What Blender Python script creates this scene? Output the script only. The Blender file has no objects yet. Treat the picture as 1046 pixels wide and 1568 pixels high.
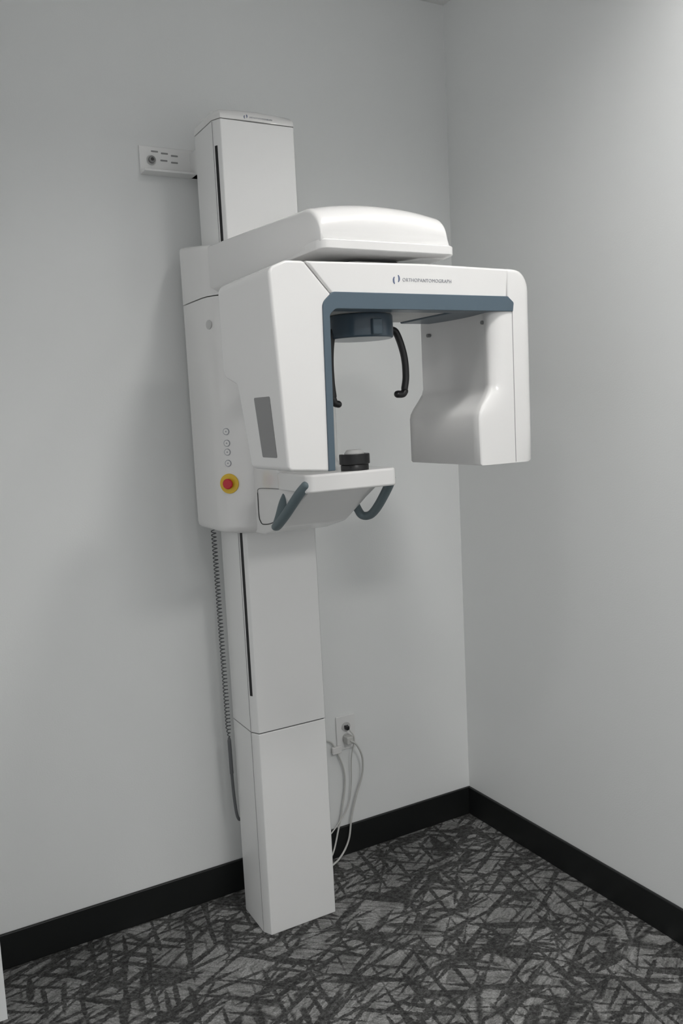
import bpy, bmesh, math
from mathutils import Vector, Matrix

sc = bpy.context.scene
try: sc.view_settings.view_transform = 'Standard'
except Exception: pass

# ------------------------------------------------------------------ materials
def mat(name, col, rough=0.5, spec=0.5, metal=0.0, coat=0.0, noise=0.0, nscale=30, bump=0.0, bscale=200):
    m = bpy.data.materials.new(name); m.use_nodes = True
    nt = m.node_tree; b = nt.nodes['Principled BSDF']
    b.inputs['Roughness'].default_value = rough
    b.inputs['Metallic'].default_value = metal
    b.inputs['Specular IOR Level'].default_value = spec
    b.inputs['Coat Weight'].default_value = coat
    b.inputs['Coat Roughness'].default_value = 0.08
    tc = nt.nodes.new('ShaderNodeTexCoord')
    n = nt.nodes.new('ShaderNodeTexNoise'); n.inputs['Scale'].default_value = nscale
    nt.links.new(tc.outputs['Object'], n.inputs['Vector'])
    mx = nt.nodes.new('ShaderNodeMix'); mx.data_type = 'RGBA'
    mx.inputs[6].default_value = (*[c*(1-noise) for c in col], 1)
    mx.inputs[7].default_value = (*[min(1, c*(1+noise)) for c in col], 1)
    nt.links.new(n.outputs['Fac'], mx.inputs[0])
    nt.links.new(mx.outputs[2], b.inputs['Base Color'])
    if bump:
        n2 = nt.nodes.new('ShaderNodeTexNoise'); n2.inputs['Scale'].default_value = bscale
        n2.inputs['Detail'].default_value = 4
        nt.links.new(tc.outputs['Object'], n2.inputs['Vector'])
        bp = nt.nodes.new('ShaderNodeBump'); bp.inputs['Strength'].default_value = bump
        bp.inputs['Distance'].default_value = 0.002
        nt.links.new(n2.outputs['Fac'], bp.inputs['Height'])
        nt.links.new(bp.outputs['Normal'], b.inputs['Normal'])
    return m

M_wall = mat('wall_paint', (.785,.797,.792), .62, .28, noise=.01, nscale=3, bump=.12, bscale=220)
M_ceil = mat('ceiling_paint', (.78,.78,.77), .8, .2, noise=.01, bump=.2)
M_base = mat('black_baseboard', (.010,.011,.011), .38, .4, noise=.05)
M_white = mat('white_plastic', (.775,.768,.758), .28, .5, coat=.8, noise=.006, nscale=8)
M_white2 = mat('white_painted_column', (.785,.785,.777), .33, .5, coat=.3, noise=.006, nscale=8)
M_seam = mat('dark_seam', (.10,.10,.10), .7, .2)
M_black = mat('black_plastic', (.010,.010,.011), .35, .5)
M_blue = mat('slate_blue_plastic', (.080,.118,.15), .35, .5, noise=.02)
M_grip = mat('grey_blue_grip', (.13,.17,.185), .5, .4, noise=.02)
M_drum = mat('dark_blue_drum', (.05,.08,.11), .28, .5, coat=.3, noise=.02)
M_grey = mat('grey_panel', (.25,.25,.25), .45, .4)
M_lgrey = mat('light_grey_plastic', (.55,.55,.54), .45, .4)
M_red = mat('red_button', (.55,.015,.03), .3, .5)
M_yel = mat('yellow_ring', (.75,.50,.03), .4, .5)
M_metal = mat('zinc_bolt', (.22,.22,.22), .45, .5, metal=.4)
M_slot = mat('slot_shadow_grey', (.28,.28,.28), .7, .2)
M_cord = mat('grey_cord', (.12,.125,.13), .5, .4)
M_cable = mat('white_cable', (.55,.55,.53), .5, .4)
M_print = mat('grey_print', (.33,.34,.37), .6, .3)
M_logo = mat('blue_print', (.12,.15,.25), .6, .3)

# ------------------------------------------------------------------ helpers
def empty(name, loc=(0,0,0)):
    e = bpy.data.objects.new(name, None); e.location = loc
    sc.collection.objects.link(e); e.empty_display_size = .1
    return e

def fin(ob, parent):
    if parent is not None:
        ob.parent = parent
        ob.matrix_parent_inverse = Matrix.Translation(-Vector(parent.location))
    return ob

def mk(name, verts, faces, m, parent=None, bevel=0, seg=4, smooth=True, ang=35, sharp=35):
    me = bpy.data.meshes.new(name)
    me.from_pydata([tuple(v) for v in verts], [], faces)
    bm = bmesh.new(); bm.from_mesh(me)
    bmesh.ops.remove_doubles(bm, verts=bm.verts, dist=1e-6)
    bmesh.ops.recalc_face_normals(bm, faces=bm.faces)
    bm.to_mesh(me); bm.free()
    ob = bpy.data.objects.new(name, me); sc.collection.objects.link(ob)
    me.materials.append(m)
    for p in me.polygons: p.use_smooth = smooth
    if bevel:
        add_bevel(ob, bevel, seg, ang)
    elif smooth:
        me.set_sharp_from_angle(angle=math.radians(sharp))
    return fin(ob, parent)

def add_bevel(ob, w, seg=4, ang=35):
    md = ob.modifiers.new('bevel', 'BEVEL'); md.width = w; md.segments = seg
    md.limit_method = 'ANGLE'; md.angle_limit = math.radians(ang); md.harden_normals = True

def prism(name, poly, axis, lo, hi, m, parent=None, **k):
    n = len(poly); vs = []
    for t in (lo, hi):
        for a, b in poly:
            vs.append({'x':(t,a,b),'y':(a,t,b),'z':(a,b,t)}[axis])
    fs = [list(range(n))[::-1], list(range(n, 2*n))]
    fs += [[i, (i+1)%n, n+(i+1)%n, n+i] for i in range(n)]
    return mk(name, vs, fs, m, parent, **k)

def box(name, x0,x1,y0,y1,z0,z1, m, parent=None, **k):
    return prism(name, [(x0,y0),(x1,y0),(x1,y1),(x0,y1)], 'z', z0, z1, m, parent, **k)

def loft(name, rings, m, parent=None, cap=True, **k):
    n = len(rings[0]); vs = [p for r in rings for p in r]; fs = []
    for j in range(len(rings)-1):
        for i in range(n):
            fs.append([j*n+i, j*n+(i+1)%n, (j+1)*n+(i+1)%n, (j+1)*n+i])
    if cap:
        fs.append(list(range(n))[::-1]); fs.append([(len(rings)-1)*n+i for i in range(n)])
    return mk(name, vs, fs, m, parent, **k)

def rpoly(pts, seg=6):
    """pts: (x,y,r) -> polygon with rounded corners"""
    out = []; n = len(pts)
    for i in range(n):
        p = Vector(pts[i][:2]); r = pts[i][2] if len(pts[i]) > 2 else 0
        if r <= 0: out.append(tuple(p)); continue
        a = (Vector(pts[i-1][:2])-p); b = (Vector(pts[(i+1)%n][:2])-p)
        la, lb = a.length, b.length; a.normalize(); b.normalize()
        th = a.angle(b); d = min(r/math.tan(th/2), la*.49, lb*.49); rr = d*math.tan(th/2)
        c = p + (a+b).normalized()*(rr/math.sin(th/2))
        s = p+a*d-c; e = p+b*d-c
        ang = s.angle(e)
        sg = 1 if s.x*e.y-s.y*e.x > 0 else -1
        for j in range(seg+1):
            t = sg*ang*j/seg
            out.append((c.x+s.x*math.cos(t)-s.y*math.sin(t), c.y+s.x*math.sin(t)+s.y*math.cos(t)))
    return out

def cyl(name, c, r, h, axis, m, parent=None, seg=40, r2=None, **k):
    axis = Vector(axis).normalized(); c = Vector(c)
    u = axis.orthogonal().normalized(); v = axis.cross(u)
    r2 = r if r2 is None else r2
    rings = [[c+axis*t+(u*math.cos(a)+v*math.sin(a))*rr for a in [2*math.pi*i/seg for i in range(seg)]]
             for t, rr in ((0, r), (h, r2))]
    return loft(name, rings, m, parent, **k)

def smoothpath(pts, n=10):
    P = [Vector(p) for p in pts]; P = [2*P[0]-P[1]]+P+[2*P[-1]-P[-2]]; out = []
    for i in range(1, len(P)-2):
        for j in range(n):
            t = j/n; a,b,c,d = P[i-1:i+3]
            out.append(.5*((2*b)+(c-a)*t+(2*a-5*b+4*c-d)*t*t+(3*b-3*c+d-a)*t**3))
    out.append(P[-2]); return out

def tube(name, pts, r, m, parent=None, seg=12, rx=None, smooth=True, n=8):
    """swept tube; r may be (ra, rb)"""
    P = smoothpath(pts, n) if smooth else [Vector(p) for p in pts]
    ra, rb = (r if isinstance(r, tuple) else (r, r))
    rings = []; nrm = None
    for i, p in enumerate(P):
        t = (P[min(i+1, len(P)-1)]-P[max(i-1, 0)]).normalized()
        if nrm is None: nrm = t.orthogonal().normalized() if rx is None else Vector(rx)
        nrm = (nrm-t*nrm.dot(t)).normalized(); bn = t.cross(nrm)
        rings.append([p+nrm*ra*math.cos(a)+bn*rb*math.sin(a) for a in [2*math.pi*j/seg for j in range(seg)]])
    def endcap(ring, p, t):
        return [[p+(q-p)*s+t*min(ra,rb)*o for q in ring] for s, o in ((.92,.35),(.7,.7),(.35,.93))]
    t0 = (P[0]-P[1]).normalized(); t1 = (P[-1]-P[-2]).normalized()
    rings = endcap(rings[0], P[0], t0)[::-1]+rings+endcap(rings[-1], P[-1], t1)
    return loft(name, rings, m, parent, sharp=80)

def boolean(ob, other, op):
    md = ob.modifiers.new('b', 'BOOLEAN'); md.operation = op; md.object = other; md.solver = 'EXACT'
    dg = bpy.context.evaluated_depsgraph_get(); dg.update()
    me = bpy.data.meshes.new_from_object(ob.evaluated_get(dg))
    ob.modifiers.clear(); ob.data = me
    bpy.data.objects.remove(other)
    for p in me.polygons: p.use_smooth = True
    return ob

def text(name, s, size, origin, right, up, m, parent, spacing=1.0):
    cu = bpy.data.curves.new(name, 'FONT'); cu.body = s; cu.size = size; cu.extrude = .0003
    cu.space_character = spacing
    t = bpy.data.objects.new(name+'_t', cu); sc.collection.objects.link(t)
    dg = bpy.context.evaluated_depsgraph_get(); dg.update()
    me = bpy.data.meshes.new_from_object(t.evaluated_get(dg))
    bpy.data.objects.remove(t)
    r = Vector(right).normalized(); u = Vector(up).normalized(); nn = r.cross(u)
    o = Vector(origin)
    for v in me.vertices: v.co = o+r*v.co.x+u*v.co.y+nn*v.co.z
    me.materials.clear(); me.materials.append(m)
    ob = bpy.data.objects.new(name, me); sc.collection.objects.link(ob)
    return fin(ob, parent)

# ------------------------------------------------------------------ room
H = 2.74
box('wall_back', -1.74, .12, 0, .12, 0, H, M_wall, smooth=False)
box('wall_right', 0, .12, -4.6, 0, 0, H, M_wall, smooth=False)
box('wall_left', -1.74, -1.606, -.218, 0, 0, H, M_wall, smooth=False)
box('ceiling', -3.4, .12, -4.6, .12, H, H+.1, M_ceil, smooth=False)
bb = lambda n, *a: box(n, *a, M_base, bevel=.003, seg=2)
bb('baseboard_back', -1.606, -.0, -.010, 0, 0, .1)
bb('baseboard_right', -.010, 0, -4.6, -.010, 0, .1)

# floor carpet
def carpet():
    m = bpy.data.materials.new('carpet'); m.use_nodes = True
    nt = m.node_tree; N = nt.nodes; L = nt.links; b = N['Principled BSDF']
    b.inputs['Roughness'].default_value = .95; b.inputs['Specular IOR Level'].default_value = .1
    tc = N.new('ShaderNodeTexCoord')
    def node(t, **kw):
        n = N.new(t)
        for k, v in kw.items(): setattr(n, k, v)
        return n
    def math_(op, a, bb=None, clamp=False):
        n = node('ShaderNodeMath', operation=op, use_clamp=clamp)
        for i, v in enumerate((a, bb)):
            if v is None: continue
            if isinstance(v, (int, float)): n.inputs[i].default_value = v
            else: L.new(v, n.inputs[i])
        return n.outputs[0]
    def noise(vec, s, det=3, rough=.6):
        n = node('ShaderNodeTexNoise'); n.inputs['Scale'].default_value = s
        n.inputs['Detail'].default_value = det; n.inputs['Roughness'].default_value = rough
        L.new(vec, n.inputs['Vector']); return n
    def ramp(v, a, c, lo=0., hi=1.):
        n = node('ShaderNodeMapRange'); L.new(v, n.inputs[0])
        n.inputs[1].default_value = a; n.inputs[2].default_value = c
        n.inputs[3].default_value = lo; n.inputs[4].default_value = hi
        return n.outputs[0]
    obj = tc.outputs['Object']
    wn = noise(obj, 110, 2, .7)
    sub = node('ShaderNodeVectorMath', operation='SUBTRACT'); L.new(wn.outputs['Color'], sub.inputs[0]); sub.inputs[1].default_value = (.5,.5,.5)
    scl = node('ShaderNodeVectorMath', operation='SCALE'); L.new(sub.outputs[0], scl.inputs[0]); scl.inputs[3].default_value = .011
    add = node('ShaderNodeVectorMath', operation='ADD'); L.new(obj, add.inputs[0]); L.new(scl.outputs[0], add.inputs[1])
    vec = add.outputs[0]
    def aniso(ang, sx, sy, k):
        mp = node('ShaderNodeMapping'); mp.inputs['Rotation'].default_value = (0,0,math.radians(-ang))
        L.new(vec, mp.inputs[0])
        m2 = node('ShaderNodeMapping'); m2.inputs['Scale'].default_value = (sx, sy, 1); m2.inputs['Location'].default_value = (k*3.7+.3, k*1.9+.2, 0)
        L.new(mp.outputs[0], m2.inputs[0]); return m2.outputs[0]
    total = None
    def mx(v):
        nonlocal total
        total = v if total is None else math_('MAXIMUM', total, v)
    # short straight dashes, several crossing directions
    for k, (ang, sx, sy, a, c) in enumerate([(28,5.0,44,.585,.63),(-40,5.0,42,.585,.63),(82,5.5,46,.61,.655),(5,5.5,50,.61,.655)]):
        mx(ramp(noise(aniso(ang, sx, sy, k+11), 1, 0, .5).outputs['Fac'], a, c))
    # a few longer crack-like joints
    for k, (ang, sx, sy, w, lo, hi) in enumerate([(30,2.6,8.0,.040,.42,.62),(-38,2.6,8.0,.040,.42,.62)]):
        v = node('ShaderNodeTexVoronoi', feature='DISTANCE_TO_EDGE'); v.inputs['Scale'].default_value = 1
        L.new(aniso(ang, sx, sy, k), v.inputs['Vector'])
        msk = noise(obj, 8+k*1.7, 3)
        wd = ramp(msk.outputs['Fac'], lo, hi, 0.0, w)
        mx(math_('SUBTRACT', 1.5, math_('DIVIDE', v.outputs['Distance'], math_('ADD', wd, .001)), True))
    fz = noise(obj, 210, 3, .8)
    pv = node('ShaderNodeTexVoronoi', feature='F1'); pv.inputs['Scale'].default_value = 1
    L.new(aniso(38, 7, 13, 9), pv.inputs['Vector'])
    sep = node('ShaderNodeSeparateColor'); L.new(pv.outputs['Color'], sep.inputs[0])
    patch = noise(obj, 6, 3, .7)
    g1 = noise(aniso(28, 22, 100, 2), 1, 3, .75); g2 = noise(aniso(-40, 22, 100, 5), 1, 3, .75)
    sw = ramp(sep.outputs[1], .45, .55)
    gmix = node('ShaderNodeMix', data_type='FLOAT'); L.new(sw, gmix.inputs[0]); L.new(g1.outputs['Fac'], gmix.inputs[2]); L.new(g2.outputs['Fac'], gmix.inputs[3])
    gm = gmix.outputs[0]
    basev = math_('ADD', ramp(patch.outputs['Fac'], .3, .7, .17, .225), ramp(sep.outputs[0], 0, 1, -.035, .045))
    basev = math_('MULTIPLY', basev, ramp(gm, .36, .60, .50, 1.2))
    fzv = ramp(fz.outputs['Fac'], .3, .7, .55, 1.45)
    val = math_('MULTIPLY', basev, fzv)
    mott = noise(obj, 80, 3, .8)
    edge = ramp(mott.outputs['Fac'], .38, .65, .90, .58)
    inv = math_('SUBTRACT', 1.0, math_('MULTIPLY', total, edge), True)
    val = math_('ADD', math_('MULTIPLY', val, inv), .015)
    cmb = node('ShaderNodeCombineColor')
    L.new(val, cmb.inputs[0]); L.new(val, cmb.inputs[1]); L.new(math_('MULTIPLY', val, .98), cmb.inputs[2])
    L.new(cmb.outputs[0], b.inputs['Base Color'])
    bp = node('ShaderNodeBump'); bp.inputs['Strength'].default_value = .6; bp.inputs['Distance'].default_value = .003
    L.new(fz.outputs['Fac'], bp.inputs['Height']); L.new(bp.outputs['Normal'], b.inputs['Normal'])
    return m
box('floor', -3.4, .12, -4.6, .12, -.05, 0, carpet(), smooth=False)

# ------------------------------------------------------------------ x-ray machine
XC = -.8085
MX = empty('panoramic_dental_xray_machine', (XC, -.19, 0))

# column
def col_poly(inset=0.0):
    i = inset
    return [(-.922+i,-.112),(-.924+i,-.246+i),(-.911+i,-.273+i),(-.706-i,-.273+i),(-.693-i,-.246+i),(-.695-i,-.112)]
prism('column_lower_cover', col_poly(), 'z', 0, .588, M_white2, MX, bevel=.0025, seg=3)
prism('column_upper_cover', col_poly(), 'z', .5905, 2.203, M_white2, MX, bevel=.0025, seg=3)
prism('column_seam', col_poly(.003), 'z', .586, .592, M_seam, MX, smooth=False)
cap = []
for i in range(0, 10):
    a = math.radians(90*i/9)
    z = 2.2045 if i == 0 else 2.207+.026*math.sin(a); gy = .034*(1-math.cos(a)); gx = .012*(1-math.cos(a))
    k = math.sin(a)
    cap.append([(x+(gx if x<XC else -gx), y+(gy if y<-.2 else 0), z+.004*k*dome) for x,y,dome in
        [(-.922,-.112,0),(-.924,-.246,0),(-.911,-.273,.0),(-.86,-.2752,.6),(-.81,-.2762,1),(-.76,-.2752,.6),(-.706,-.273,0),(-.693,-.246,0),(-.695,-.112,0)]])
loft('column_cap', cap, M_white, MX, sharp=50)
def slot(z0, z1, side):
    f = lambda x: x if side == 'l' else 2*XC-x
    pts = [(f(-.9218),-.2518),(f(-.9178),-.2598),(f(-.914),-.258),(f(-.918),-.249)]
    prism('travel_slot_'+('left' if side=='l' else 'right'), pts, 'z', z0, z1, M_black, MX, smooth=False)
slot(.695, 2.14, 'l'); slot(.695, 2.14, 'r')
for sgn, nm in ((1,'left'),(-1,'right')):
    f = (lambda x: x) if sgn == 1 else (lambda x: 2*XC-x)
    prism('cover_joint_'+nm, [(f(-.9243),-.2475),(f(-.9243),-.2463),(f(-.921),-.2463),(f(-.921),-.2475)], 'z', 0, 2.2, M_slot, MX, smooth=False)
# wall-mounting bracket
box('wall_mount_plate', -1.043, -.86, -.006, -.0005, 2.128, 2.2, M_white2, MX, bevel=.0015, seg=2)
box('wall_mount_flange', -1.043, -.86, -.045, -.0005, 2.124, 2.130, M_white2, MX, bevel=.0015, seg=2)
box('wall_mount_arm', -.90, -.72, -.13, -.004, 2.124, 2.19, M_white2, MX, bevel=.002, seg=2)
for i,(x,z) in enumerate([(-1.000,2.187),(-.972,2.184),(-.944,2.180),(-.975,2.165),(-.945,2.162)]):
    prism('mount_slot_%d'%i, rpoly([(x-.010,z-.0022,.002),(x+.010,z-.0022,.002),(x+.010,z+.0022,.002),(x-.010,z+.0022,.002)]), 'y', -.0066, -.005, M_slot, MX)
cyl('mount_washer', (-1.011,-.006,2.163), .0135, .003, (0,-1,0), M_lgrey, MX, bevel=.001, seg=24)
cyl('mount_bolt_head', (-1.011,-.009,2.163), .0095, .009, (0,-1,0), M_metal, MX, seg=24, bevel=.002)
cyl('mount_bolt_recess', (-1.011,-.018,2.163), .005, .0006, (0,-1,0), M_black, MX, seg=6)

# carriage
CR = -.61
def car_ring(z, g=0., top=None):
    half = [(-.975,-.080),(-.9755,-.16),(-.975,-.232),(-.9715,-.256),(-.962,-.277),(-.946,-.297),(-.925,-.314),(-.902,-.327),(-.87,-.338),(-.835,-.343)]
    cx = (-.975+CR)/2
    full = half + [(2*cx-x, y) for x, y in half[::-1]]
    out = []
    for x, y in full:
        sx = 1-g/.18
        X_, Y_ = cx+(x-cx)*sx, -.08+(y+.08)*(1-g/.26)
        out.append((X_, Y_, z if top is None else top(X_, Y_)))
    return out
loft('carriage_body', [car_ring(1.150,.016),car_ring(1.153,.008),car_ring(1.160,.002),car_ring(1.170,0),car_ring(1.40),car_ring(1.7625)], M_white, MX, bevel=.002, seg=2, ang=50)
tf = lambda dz: (lambda x, y: 1.917 + (y+.08)*.15 + dz)
loft('carriage_head', [car_ring(1.7645,.0),car_ring(0,0,tf(-.012)),car_ring(0,.001,tf(-.006)),car_ring(0,.005,tf(-.001)),car_ring(0,.012,tf(.002))], M_white, MX, bevel=.001, seg=2, ang=60)
# overhead arm and front cover
def arm_ring(y, xl, xr, zb, zt, dome, r=.02, n=14):
    pts = [(xr-.012, zb), (xr, zb+.012)]
    pts += [(xr-.006, zt-r)]
    for i in range(1, 5):
        a = math.pi/2*i/5; pts.append((xr-.006-r+r*math.cos(a), zt-r+r*math.sin(a)))
    xa, xb = xr-.006-r, xl+r
    for i in range(n+1):
        t = i/n; pts.append((xa+(xb-xa)*t, zt+dome*(1-abs(2*t-1)**2.2)))
    for i in range(1, 5):
        a = math.pi/2+math.pi/2*i/5; pts.append((xl+r+r*math.cos(a), zt-r+r*math.sin(a)))
    pts += [(xl, zt-r), (xl, zb+.012), (xl+.012, zb)]
    return [(x, y, z) for x, z in pts]
AR = [arm_ring(-.20,-.966,-.62,1.772,1.892,.003,.009), arm_ring(-.30,-.9655,-.62,1.772,1.887,.003,.009),
      arm_ring(-.50,-.962,-.628,1.772,1.878,.005,.010), arm_ring(-.66,-.958,-.630,1.772,1.871,.009,.011), arm_ring(-.74,-.956,-.631,1.772,1.867,.012,.012)]
for i in range(0, 13):
    a = math.radians(88*i/12)
    yy = -.782-.0615*math.sin(a); dz = .052*(1-math.cos(a)); gx = .006*(1-math.cos(a))
    AR.append(arm_ring(yy, -.955+gx, -.631-gx, 1.773+.010*(1-math.cos(a)), 1.865-dz, .014-.006*(1-math.cos(a)), .012))
loft('overhead_arm', AR, M_white, MX, sharp=60)
# lower skirt of the front cover
sk = rpoly([(-.955,-.60,.01),(-.955,-.849,.022),(-.622,-.849,.022),(-.622,-.60,.01)])
sk2 = rpoly([(-.940,-.61,.01),(-.940,-.838,.02),(-.636,-.838,.02),(-.636,-.61,.01)])
loft('front_cover_skirt', [[(x,y,1.771) for x,y in sk2],[(x,y,1.777) for x,y in sk],[(x,y,1.795) for x,y in sk],[(x,y,1.799) for x,y in sk2]], M_white, MX, bevel=.002, seg=2)
cyl('rotation_hub', (-.78,-.70,1.74), .085, .036, (0,0,1), M_seam, MX)
prism('hub_plate', rpoly([(-.86,-.80,.02),(-.655,-.80,.02),(-.655,-.60,.02),(-.86,-.60,.02)]), 'z', 1.752, 1.764, M_lgrey, MX, bevel=.002)

# rotating C-arm ----------------------------------------------------------
YF, YB = -.842, -.578
A = prism('tube_head_housing', rpoly([(-1.049,1.342,.012),(-.951,1.334,.006),(-.944,1.66,.012),(-.928,1.684,0),(-.990,1.752,0),(-1.030,1.7515,.02),(-1.068,1.735,.02)]), 'y', YF, -.55, M_white, MX, smooth=True, sharp=20)
A.parent = None
B = prism('tmp', rpoly([(YF-.01,1.30),(YF-.01,1.80),(-.582,1.80,0),(-.552,1.545,.025),(-.628,1.522,.015),(-.668,1.30,0)]), 'x', -1.2, -.8, M_white)
boolean(A, B, 'INTERSECT')
fin(A, MX); add_bevel(A, .014, 5, 40)
def tube_window(x, grow, m, nm, th):
    z0, z1 = 1.368-grow, 1.492+grow
    pts = rpoly([(-.797-grow, z0,.004),(-.726+grow, z0,.004),(-.712+grow, z1,.004),(-.790-grow, z1,.004)])
    vs=[]
    n=len(pts)
    for dx in (0, th):
        for y,z in pts:
            xo = -1.049-(z-1.342)/(1.735-1.342)*.019
            vs.append((xo+x+dx, y, z))
    mk(nm, vs, [list(range(n)), list(range(n,2*n))[::-1]]+[[i,(i+1)%n,n+(i+1)%n,n+i] for i in range(n)], m, MX, smooth=False)
tube_window(-.0008, 0, M_grey, 'side_window', .004)
prism('c_arm_beam', [(-.926,1.684),(-.480,1.684),(-.474,1.7545),(-.70,1.7575),(-.987,1.7525)], 'y', YF+.001, YB+.002, M_white, MX, bevel=.006, seg=3)
# right (receptor) side : loft over z
YR = -.550
def rec_ring(z, xi, xo, dish, fr, yb=YR, yf=YF, xfront=None):
    xf = xi+fr*1.6 if xfront is None else xfront
    pts = []
    n = 12
    y0, y1 = yb-.010, yf+fr*.9
    for i in range(n+1):
        t = i/n; s = math.sin(math.pi*t)**.8
        pts.append((xi+dish*s, y0+(y1-y0)*t))
    for i in range(1, 6):
        a = math.pi/2*i/6
        pts.append((xi+(xf-xi)*(1-math.cos(a)), y1+(yf-y1)*math.sin(a)))
    pts.append((xf, yf))
    ro = .03
    pts.append(((xf+xo-ro)/2, yf))
    for i in range(0, 7):
        a = math.pi/2*i/6
        pts.append((xo-ro+ro*math.sin(a), yf+ro-ro*math.cos(a)))
    for i in range(0, 5):
        a = math.pi/2*i/4
        pts.append((xo-.02+.02*math.cos(a), yb-.02+.02*math.sin(a)))
    pts.append((xi+.01, yb))
    return [(x, y, z) for x, y in pts]
R = [(1.318,-.563,-.409,0,.004,-.52),(1.322,-.567,-.404,0,.006,-.52),(1.40,-.567,-.404,.002,.008,-.52),(1.426,-.567,-.404,.004,.008,-.52),(1.438,-.564,-.404,.008,.009,-.515),
     (1.452,-.555,-.404,.014,.012,-.505),(1.470,-.540,-.404,.020,.018,-.49),(1.486,-.528,-.404,.024,.024,-.48),(1.50,-.523,-.404,.026,.028,-.476),(1.60,-.523,-.404,.026,.030,-.476),
     (1.66,-.523,-.404,.022,.030,-.476),(1.683,-.520,-.404,.0,.028,-.474),(1.6845,-.478,-.404,0,.003,-.474),(1.705,-.478,-.404,0,.003,-.474)]
rings = [rec_ring(z,xi,xo,d,fr,xfront=xf) for z,xi,xo,d,fr,xf in R]
for i in range(1, 9):
    a = math.radians(84*i/8); rr = .046
    xo = -.404-rr*(1-math.cos(a))*.85; z = 1.7085+rr*math.sin(a)
    g = 0 if i < 7 else .002*(i-6)
    rings.append(rec_ring(z,-.478,xo,0,.003,yf=YF+g,yb=YR-g,xfront=-.474))
loft('receptor_housing', rings, M_white, MX, bevel=.002, seg=2, ang=55)
box('receptor_seam', -.4675, -.466, YF-.0004, YF+.01, 1.32, 1.684, M_slot, MX, smooth=False)
for i,(y,z) in enumerate([(-.585,1.632),(-.800,1.640)]):
    cyl('receptor_screw_%d'%i, (-.522,y,z), .0045, .012, (1,0,0), M_grey, MX, seg=16)

# blue trim around the opening
tr = rpoly([(-.959,1.336),(-.954,1.672,.022),(-.930,1.6935,.015),(-.480,1.6935,.006),(-.463,1.680,.006),(-.466,1.660,.002),(-.925,1.660,.014),(-.9385,1.648,.01),(-.9435,1.336)], 5)
prism('opening_trim', tr, 'y', YF-.003, -.80, M_blue, MX, bevel=.0015, seg=2)
prism('opening_trim_under', [(-.60,1.6605),(-.476,1.6605),(-.476,1.69),(-.60,1.69)], 'y', -.80, YB-.004, M_blue, MX, bevel=.003, seg=2)
box('beam_underside', -.94, -.60, -.80, YB-.004, 1.664, 1.69, M_lgrey, MX, bevel=.003, seg=2)

# logo + text
def logo(cx, y, cz, s, tag):
    for k, sg in enumerate((-1, 1)):
        pts = []
        for i in range(9):
            a = math.radians(-70+140*i/8); pts.append((cx+sg*(.2*s+.35*s*math.cos(a)), cz+.5*s*math.sin(a)+sg*.12*s))
        for i in range(9):
            a = math.radians(70-140*i/8); pts.append((cx+sg*(.2*s+.12*s*math.cos(a)), cz+.42*s*math.sin(a)+sg*.12*s))
        prism('emblem_%s_%d'%(tag,k), pts, 'y', y-.0006, y+.001, M_logo, MX, smooth=False)
logo(-.775, YF+.001, 1.722, .016, 'beam')
text('beam_lettering', 'ORTHOPANTOMOGRAPH', .0102, (-.760,YF+.0006,1.7185), (1,0,0), (0,0,1), M_print, MX, 1.08)
logo(-.842, -.2752, 2.2135, .009, 'cap')
text('cap_lettering', 'ORTHOPANTOMOGRAPH', .0055, (-.832,-.2758,2.2110), (1,0,0), (0,.25,1), M_print, MX)

# head positioner
cyl('positioner_drum', (-.785,-.70,1.612), .074, .052, (0,0,1), M_drum, MX, seg=56, bevel=.005)
cyl('positioner_drum_neck', (-.785,-.70,1.655), .066, .02, (0,0,1), M_drum, MX, seg=56)
box('drum_tab', -.80,-.775,-.782,-.77,1.616,1.65, M_blue, MX, bevel=.003)
tube('temple_support_right', [(-.735,-.70,1.632),(-.700,-.70,1.634),(-.685,-.70,1.620),(-.670,-.70,1.575),(-.667,-.70,1.53),(-.672,-.70,1.500)], (.008,.008), M_black, MX, rx=(0,1,0))
tube('temple_pad_right', [(-.672,-.70,1.494),(-.678,-.70,1.488),(-.692,-.70,1.488)], .0085, M_black, MX)
tube('temple_support_left', [(-.82,-.70,1.634),(-.847,-.70,1.634),(-.859,-.70,1.615),(-.865,-.70,1.57),(-.865,-.70,1.52),(-.862,-.70,1.488)], (.007,.009), M_black, MX, rx=(0,1,0))
tube('temple_pad_left', [(-.862,-.70,1.484),(-.858,-.70,1.474),(-.849,-.70,1.471)], .008, M_black, MX)

# chin shelf, bracket
brk = rpoly([(-.30,1.150,0),(-.37,1.152,.03),(-.47,1.178,.08),(-.58,1.245,.08),(-.635,1.276,.02),(-.665,1.280,.004),(-.665,1.312,.004),(-.46,1.318,.08),(-.37,1.40,.06),(-.30,1.42,0)],8)
prism('shelf_bracket', brk, 'x', -.902, -.715, M_white, MX, bevel=.012, seg=4, ang=40)
sh = rpoly([(-.926,-.50,.03),(-.926,-.678,.02),(-.684,-.678,.02),(-.684,-.50,.03)])
prism('chin_shelf', sh, 'z', 1.276, 1.318, M_white, MX, bevel=.006, seg=4)
x = -.9025
tube('pocket_line', [(x,-.345,1.258),(x,-.345,1.20),(x,-.352,1.185),(x,-.37,1.178),(x,-.43,1.188),(x,-.50,1.220)], .0014, M_black, MX, seg=6)
tube('pocket_line_top', [(x,-.345,1.258),(x,-.352,1.268),(x,-.40,1.272),(x,-.52,1.276)], .0012, M_slot, MX, seg=6)
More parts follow.
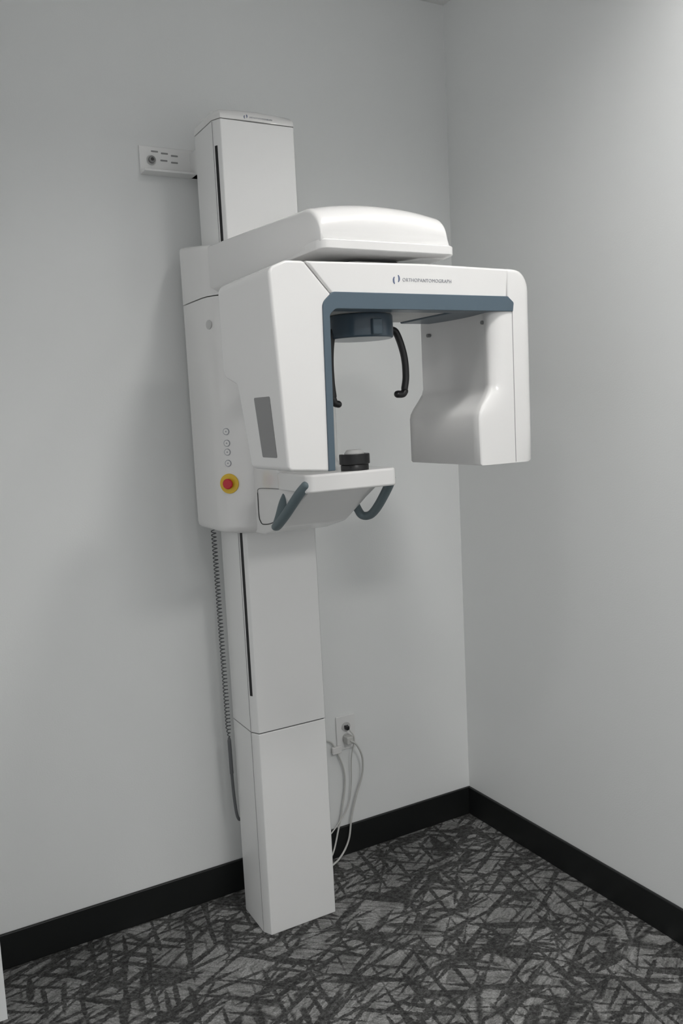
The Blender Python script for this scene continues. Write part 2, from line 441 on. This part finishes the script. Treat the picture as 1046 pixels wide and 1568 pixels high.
# chin rest
n=28
def chin(z, r): return [(-.783+r*math.cos(2*math.pi*i/n), -.645+r*.85*math.sin(2*math.pi*i/n), z) for i in range(n)]
loft('chin_rest_base', [chin(1.318,.034),chin(1.330,.034),chin(1.334,.031)], M_black, MX, bevel=.001)
outer, inner = [], []
for i in range(25):
    a = math.radians(150+240*i/24); outer.append((-.783+.037*math.cos(a), -.645+.032*math.sin(a)))
for i in range(25):
    a = math.radians(390-240*i/24); inner.append((-.783+.027*math.cos(a), -.645+.022*math.sin(a)))
prism('chin_rest_rim', outer+inner, 'z', 1.332, 1.356, M_black, MX, bevel=.002, seg=2, ang=50)
loft('chin_rest_insert', [chin(1.330,.024),chin(1.358,.024),chin(1.365,.018)], M_lgrey, MX, bevel=.001)

# hand grips
for side, nm in ((-1,'left'),(1,'right')):
    f = lambda dx,y,z: (XC+side*dx, y, z)
    tube('hand_grip_'+nm, [f(.112,-.662,1.294),f(.120,-.640,1.274),f(.127,-.585,1.228),f(.130,-.545,1.200),f(.127,-.522,1.190),f(.118,-.508,1.192),f(.108,-.504,1.210),f(.096,-.502,1.240),f(.085,-.50,1.258)], (.0125,.0105), M_grip, MX, rx=(1,0,0), seg=16)

# control panel on the rounded front-left of the carriage
nrm = Vector((-.74,-.67,0)).normalized()
def cp(z, off=0): return Vector((-.955,-.287,z))+nrm*(off+.0005)
for i, z in enumerate((1.418,1.388,1.365,1.336)):
    cyl('button_ring_%d'%i, cp(z,-.004), .0088, .0048, nrm, M_print, MX, seg=24)
    cyl('button_face_%d'%i, cp(z,-.004), .0072, .0054, nrm, M_white, MX, seg=24)
    cyl('button_mark_%d'%i, cp(z,-.004), .0028, .0058, nrm, M_print, MX, seg=3)
cyl('emergency_stop_ring', cp(1.283,-.008), .026, .011, nrm, M_yel, MX, bevel=.001)
cyl('emergency_stop_neck', cp(1.283,0), .010, .012, nrm, M_red, MX)
cyl('emergency_stop_button', cp(1.283,.006), .0135, .008, nrm, M_red, MX, bevel=.003)
nn2 = Vector((-1,-.25,0)).normalized()
cyl('carriage_button', (-.9705,-.256,1.693), .012, .002, nn2, M_lgrey, MX, bevel=.0005, seg=24)

# coiled hand-switch cord
P = []
turns, z0, z1 = 58, 1.152, .52
for i in range(turns*12+1):
    t = i/(turns*12); a = 2*math.pi*turns*t
    r = .0065 if t < .93 else .0065*(1-(t-.93)/.07)+.001
    P.append((-.937+.005*t+r*math.cos(a), -.095+r*math.sin(a), z0+(z1-z0)*t))
tube('coiled_cord', P, .0016, M_cord, MX, seg=6, smooth=False)
tube('hand_switch_cord', [(-.932,-.095,.525),(-.931,-.095,.42),(-.929,-.097,.34),(-.925,-.10,.29),(-.917,-.10,.275),(-.910,-.10,.29),(-.909,-.10,.33),(-.912,-.10,.40)], .0044, M_cord, MX, seg=10)
tube('hand_switch', [(-.932,-.095,.52),(-.931,-.095,.42)], .0055, M_cord, MX, seg=12)

# ------------------------------------------------------------------ outlet, cables
OU = empty('wall_outlet', (-.495,0,.415))
prism('cover_plate', rpoly([(-.530,.358,.004),(-.460,.358,.004),(-.460,.472,.004),(-.530,.472,.004)]), 'y', -.006, -.0003, M_white2, OU, bevel=.002, seg=2)
for z in (.434,.396):
    cyl('socket', (-.495,-.005,z), .016, .003, (0,-1,0), M_lgrey, OU, seg=24)
    for dx in (-.006,.006): box('slot', -.495+dx-.001,-.495+dx+.001,-.0087,-.004,z-.002,z+.006, M_black, OU, smooth=False)
box('plug', -.508,-.482,-.035,-.007,.382,.408, M_cable, OU, bevel=.004)
box('plug_black', -.502,-.490,-.024,-.007,.427,.440, M_black, OU, bevel=.003)
CB = empty('power_cables', (-.5,-.03,.2))
tube('cable_1', [(-.495,-.035,.395),(-.476,-.04,.378),(-.452,-.03,.325),(-.452,-.02,.26),(-.475,-.018,.20),(-.497,-.018,.13),(-.512,-.02,.06),(-.545,-.03,.02),(-.60,-.06,.012),(-.70,-.09,.01)], .0032, M_cable, CB)
tube('cable_2', [(-.62,-.03,.42),(-.56,-.012,.40),(-.536,-.012,.36),(-.515,-.012,.30),(-.512,-.012,.25),(-.525,-.014,.18),(-.55,-.02,.10),(-.60,-.05,.03),(-.70,-.09,.012)], .0028, M_cable, CB)
tube('cable_3', [(-.495,-.03,.43),(-.482,-.035,.40),(-.488,-.02,.33),(-.490,-.014,.24),(-.505,-.014,.17),(-.55,-.02,.12),(-.62,-.04,.08)], .002, M_cable, CB)
box('cable_tag', -.553,-.520,-.018,-.008,.355,.378, M_white, CB, bevel=.002)

# ------------------------------------------------------------------ ceiling lights (box fixtures with a skirt added to darken the upper walls)
def fixture(nm, x, y, s, power, d=.06, col=(1,.985,.965)):
    e = empty(nm, (x,y,H))
    em = bpy.data.materials.new(nm+'_diffuser'); em.use_nodes = True
    nt = em.node_tree; bs = nt.nodes['Principled BSDF']
    bs.inputs['Base Color'].default_value = (.9,.9,.9,1); bs.inputs['Emission Color'].default_value = (*col,1)
    bs.inputs['Emission Strength'].default_value = power
    h = s/2; t = .012
    box('housing', x-h-t,x+h+t,y-h-t,y+h+t,H-.012,H-.0002, M_ceil, e, smooth=False)
    box('diffuser', x-h,x+h,y-h,y+h,H-.016,H-.011, em, e, smooth=False)
    for k,(a0,a1,b0,b1) in enumerate([(-h-t,-h,-h-t,h+t),(h,h+t,-h-t,h+t),(-h,h,-h-t,-h),(-h,h,h,h+t)]):
        box('skirt_%d'%k, x+a0,x+a1,y+b0,y+b1,H-d,H-.012, M_seam, e, smooth=False)
fixture('ceiling_light', -.64, -1.45, .20, 108, .08)
fixture('ceiling_light.001', -1.40, -1.62, .20, 44, .08)
fixture('ceiling_light.002', -.80, -3.40, .60, 40, .12)
fixture('ceiling_light.003', -.20, -1.22, .12, 75, .05)

w = bpy.data.worlds.new('World'); sc.world = w; w.use_nodes = True
w.node_tree.nodes['Background'].inputs[0].default_value = (.98,.995,1,1)
w.node_tree.nodes['Background'].inputs[1].default_value = .62

# ------------------------------------------------------------------ camera
f = 1311.
Xv = Vector((2376,-273,1311)).normalized()
Dv = Vector((558,11150,1311)); Dv = (Dv-Xv*Dv.dot(Xv)).normalized()
Yv = Dv.cross(Xv).normalized()
if Yv.z < 0: Yv = -Yv
right = Vector((Xv.x,Yv.x,-Dv.x)); down = Vector((Xv.y,Yv.y,-Dv.y)); fwd = Vector((Xv.z,Yv.z,-Dv.z))
cam = bpy.data.cameras.new('camera'); co = bpy.data.objects.new('camera', cam); sc.collection.objects.link(co)
Mx = Matrix((right,-down,-fwd)).transposed().to_4x4(); Mx.translation = Vector((-1.7799,-2.3724,1.4552))
co.matrix_world = Mx
cam.sensor_fit = 'VERTICAL'; cam.sensor_height = 36; cam.lens = 36*f/1568; cam.clip_start = .02
sc.camera = co
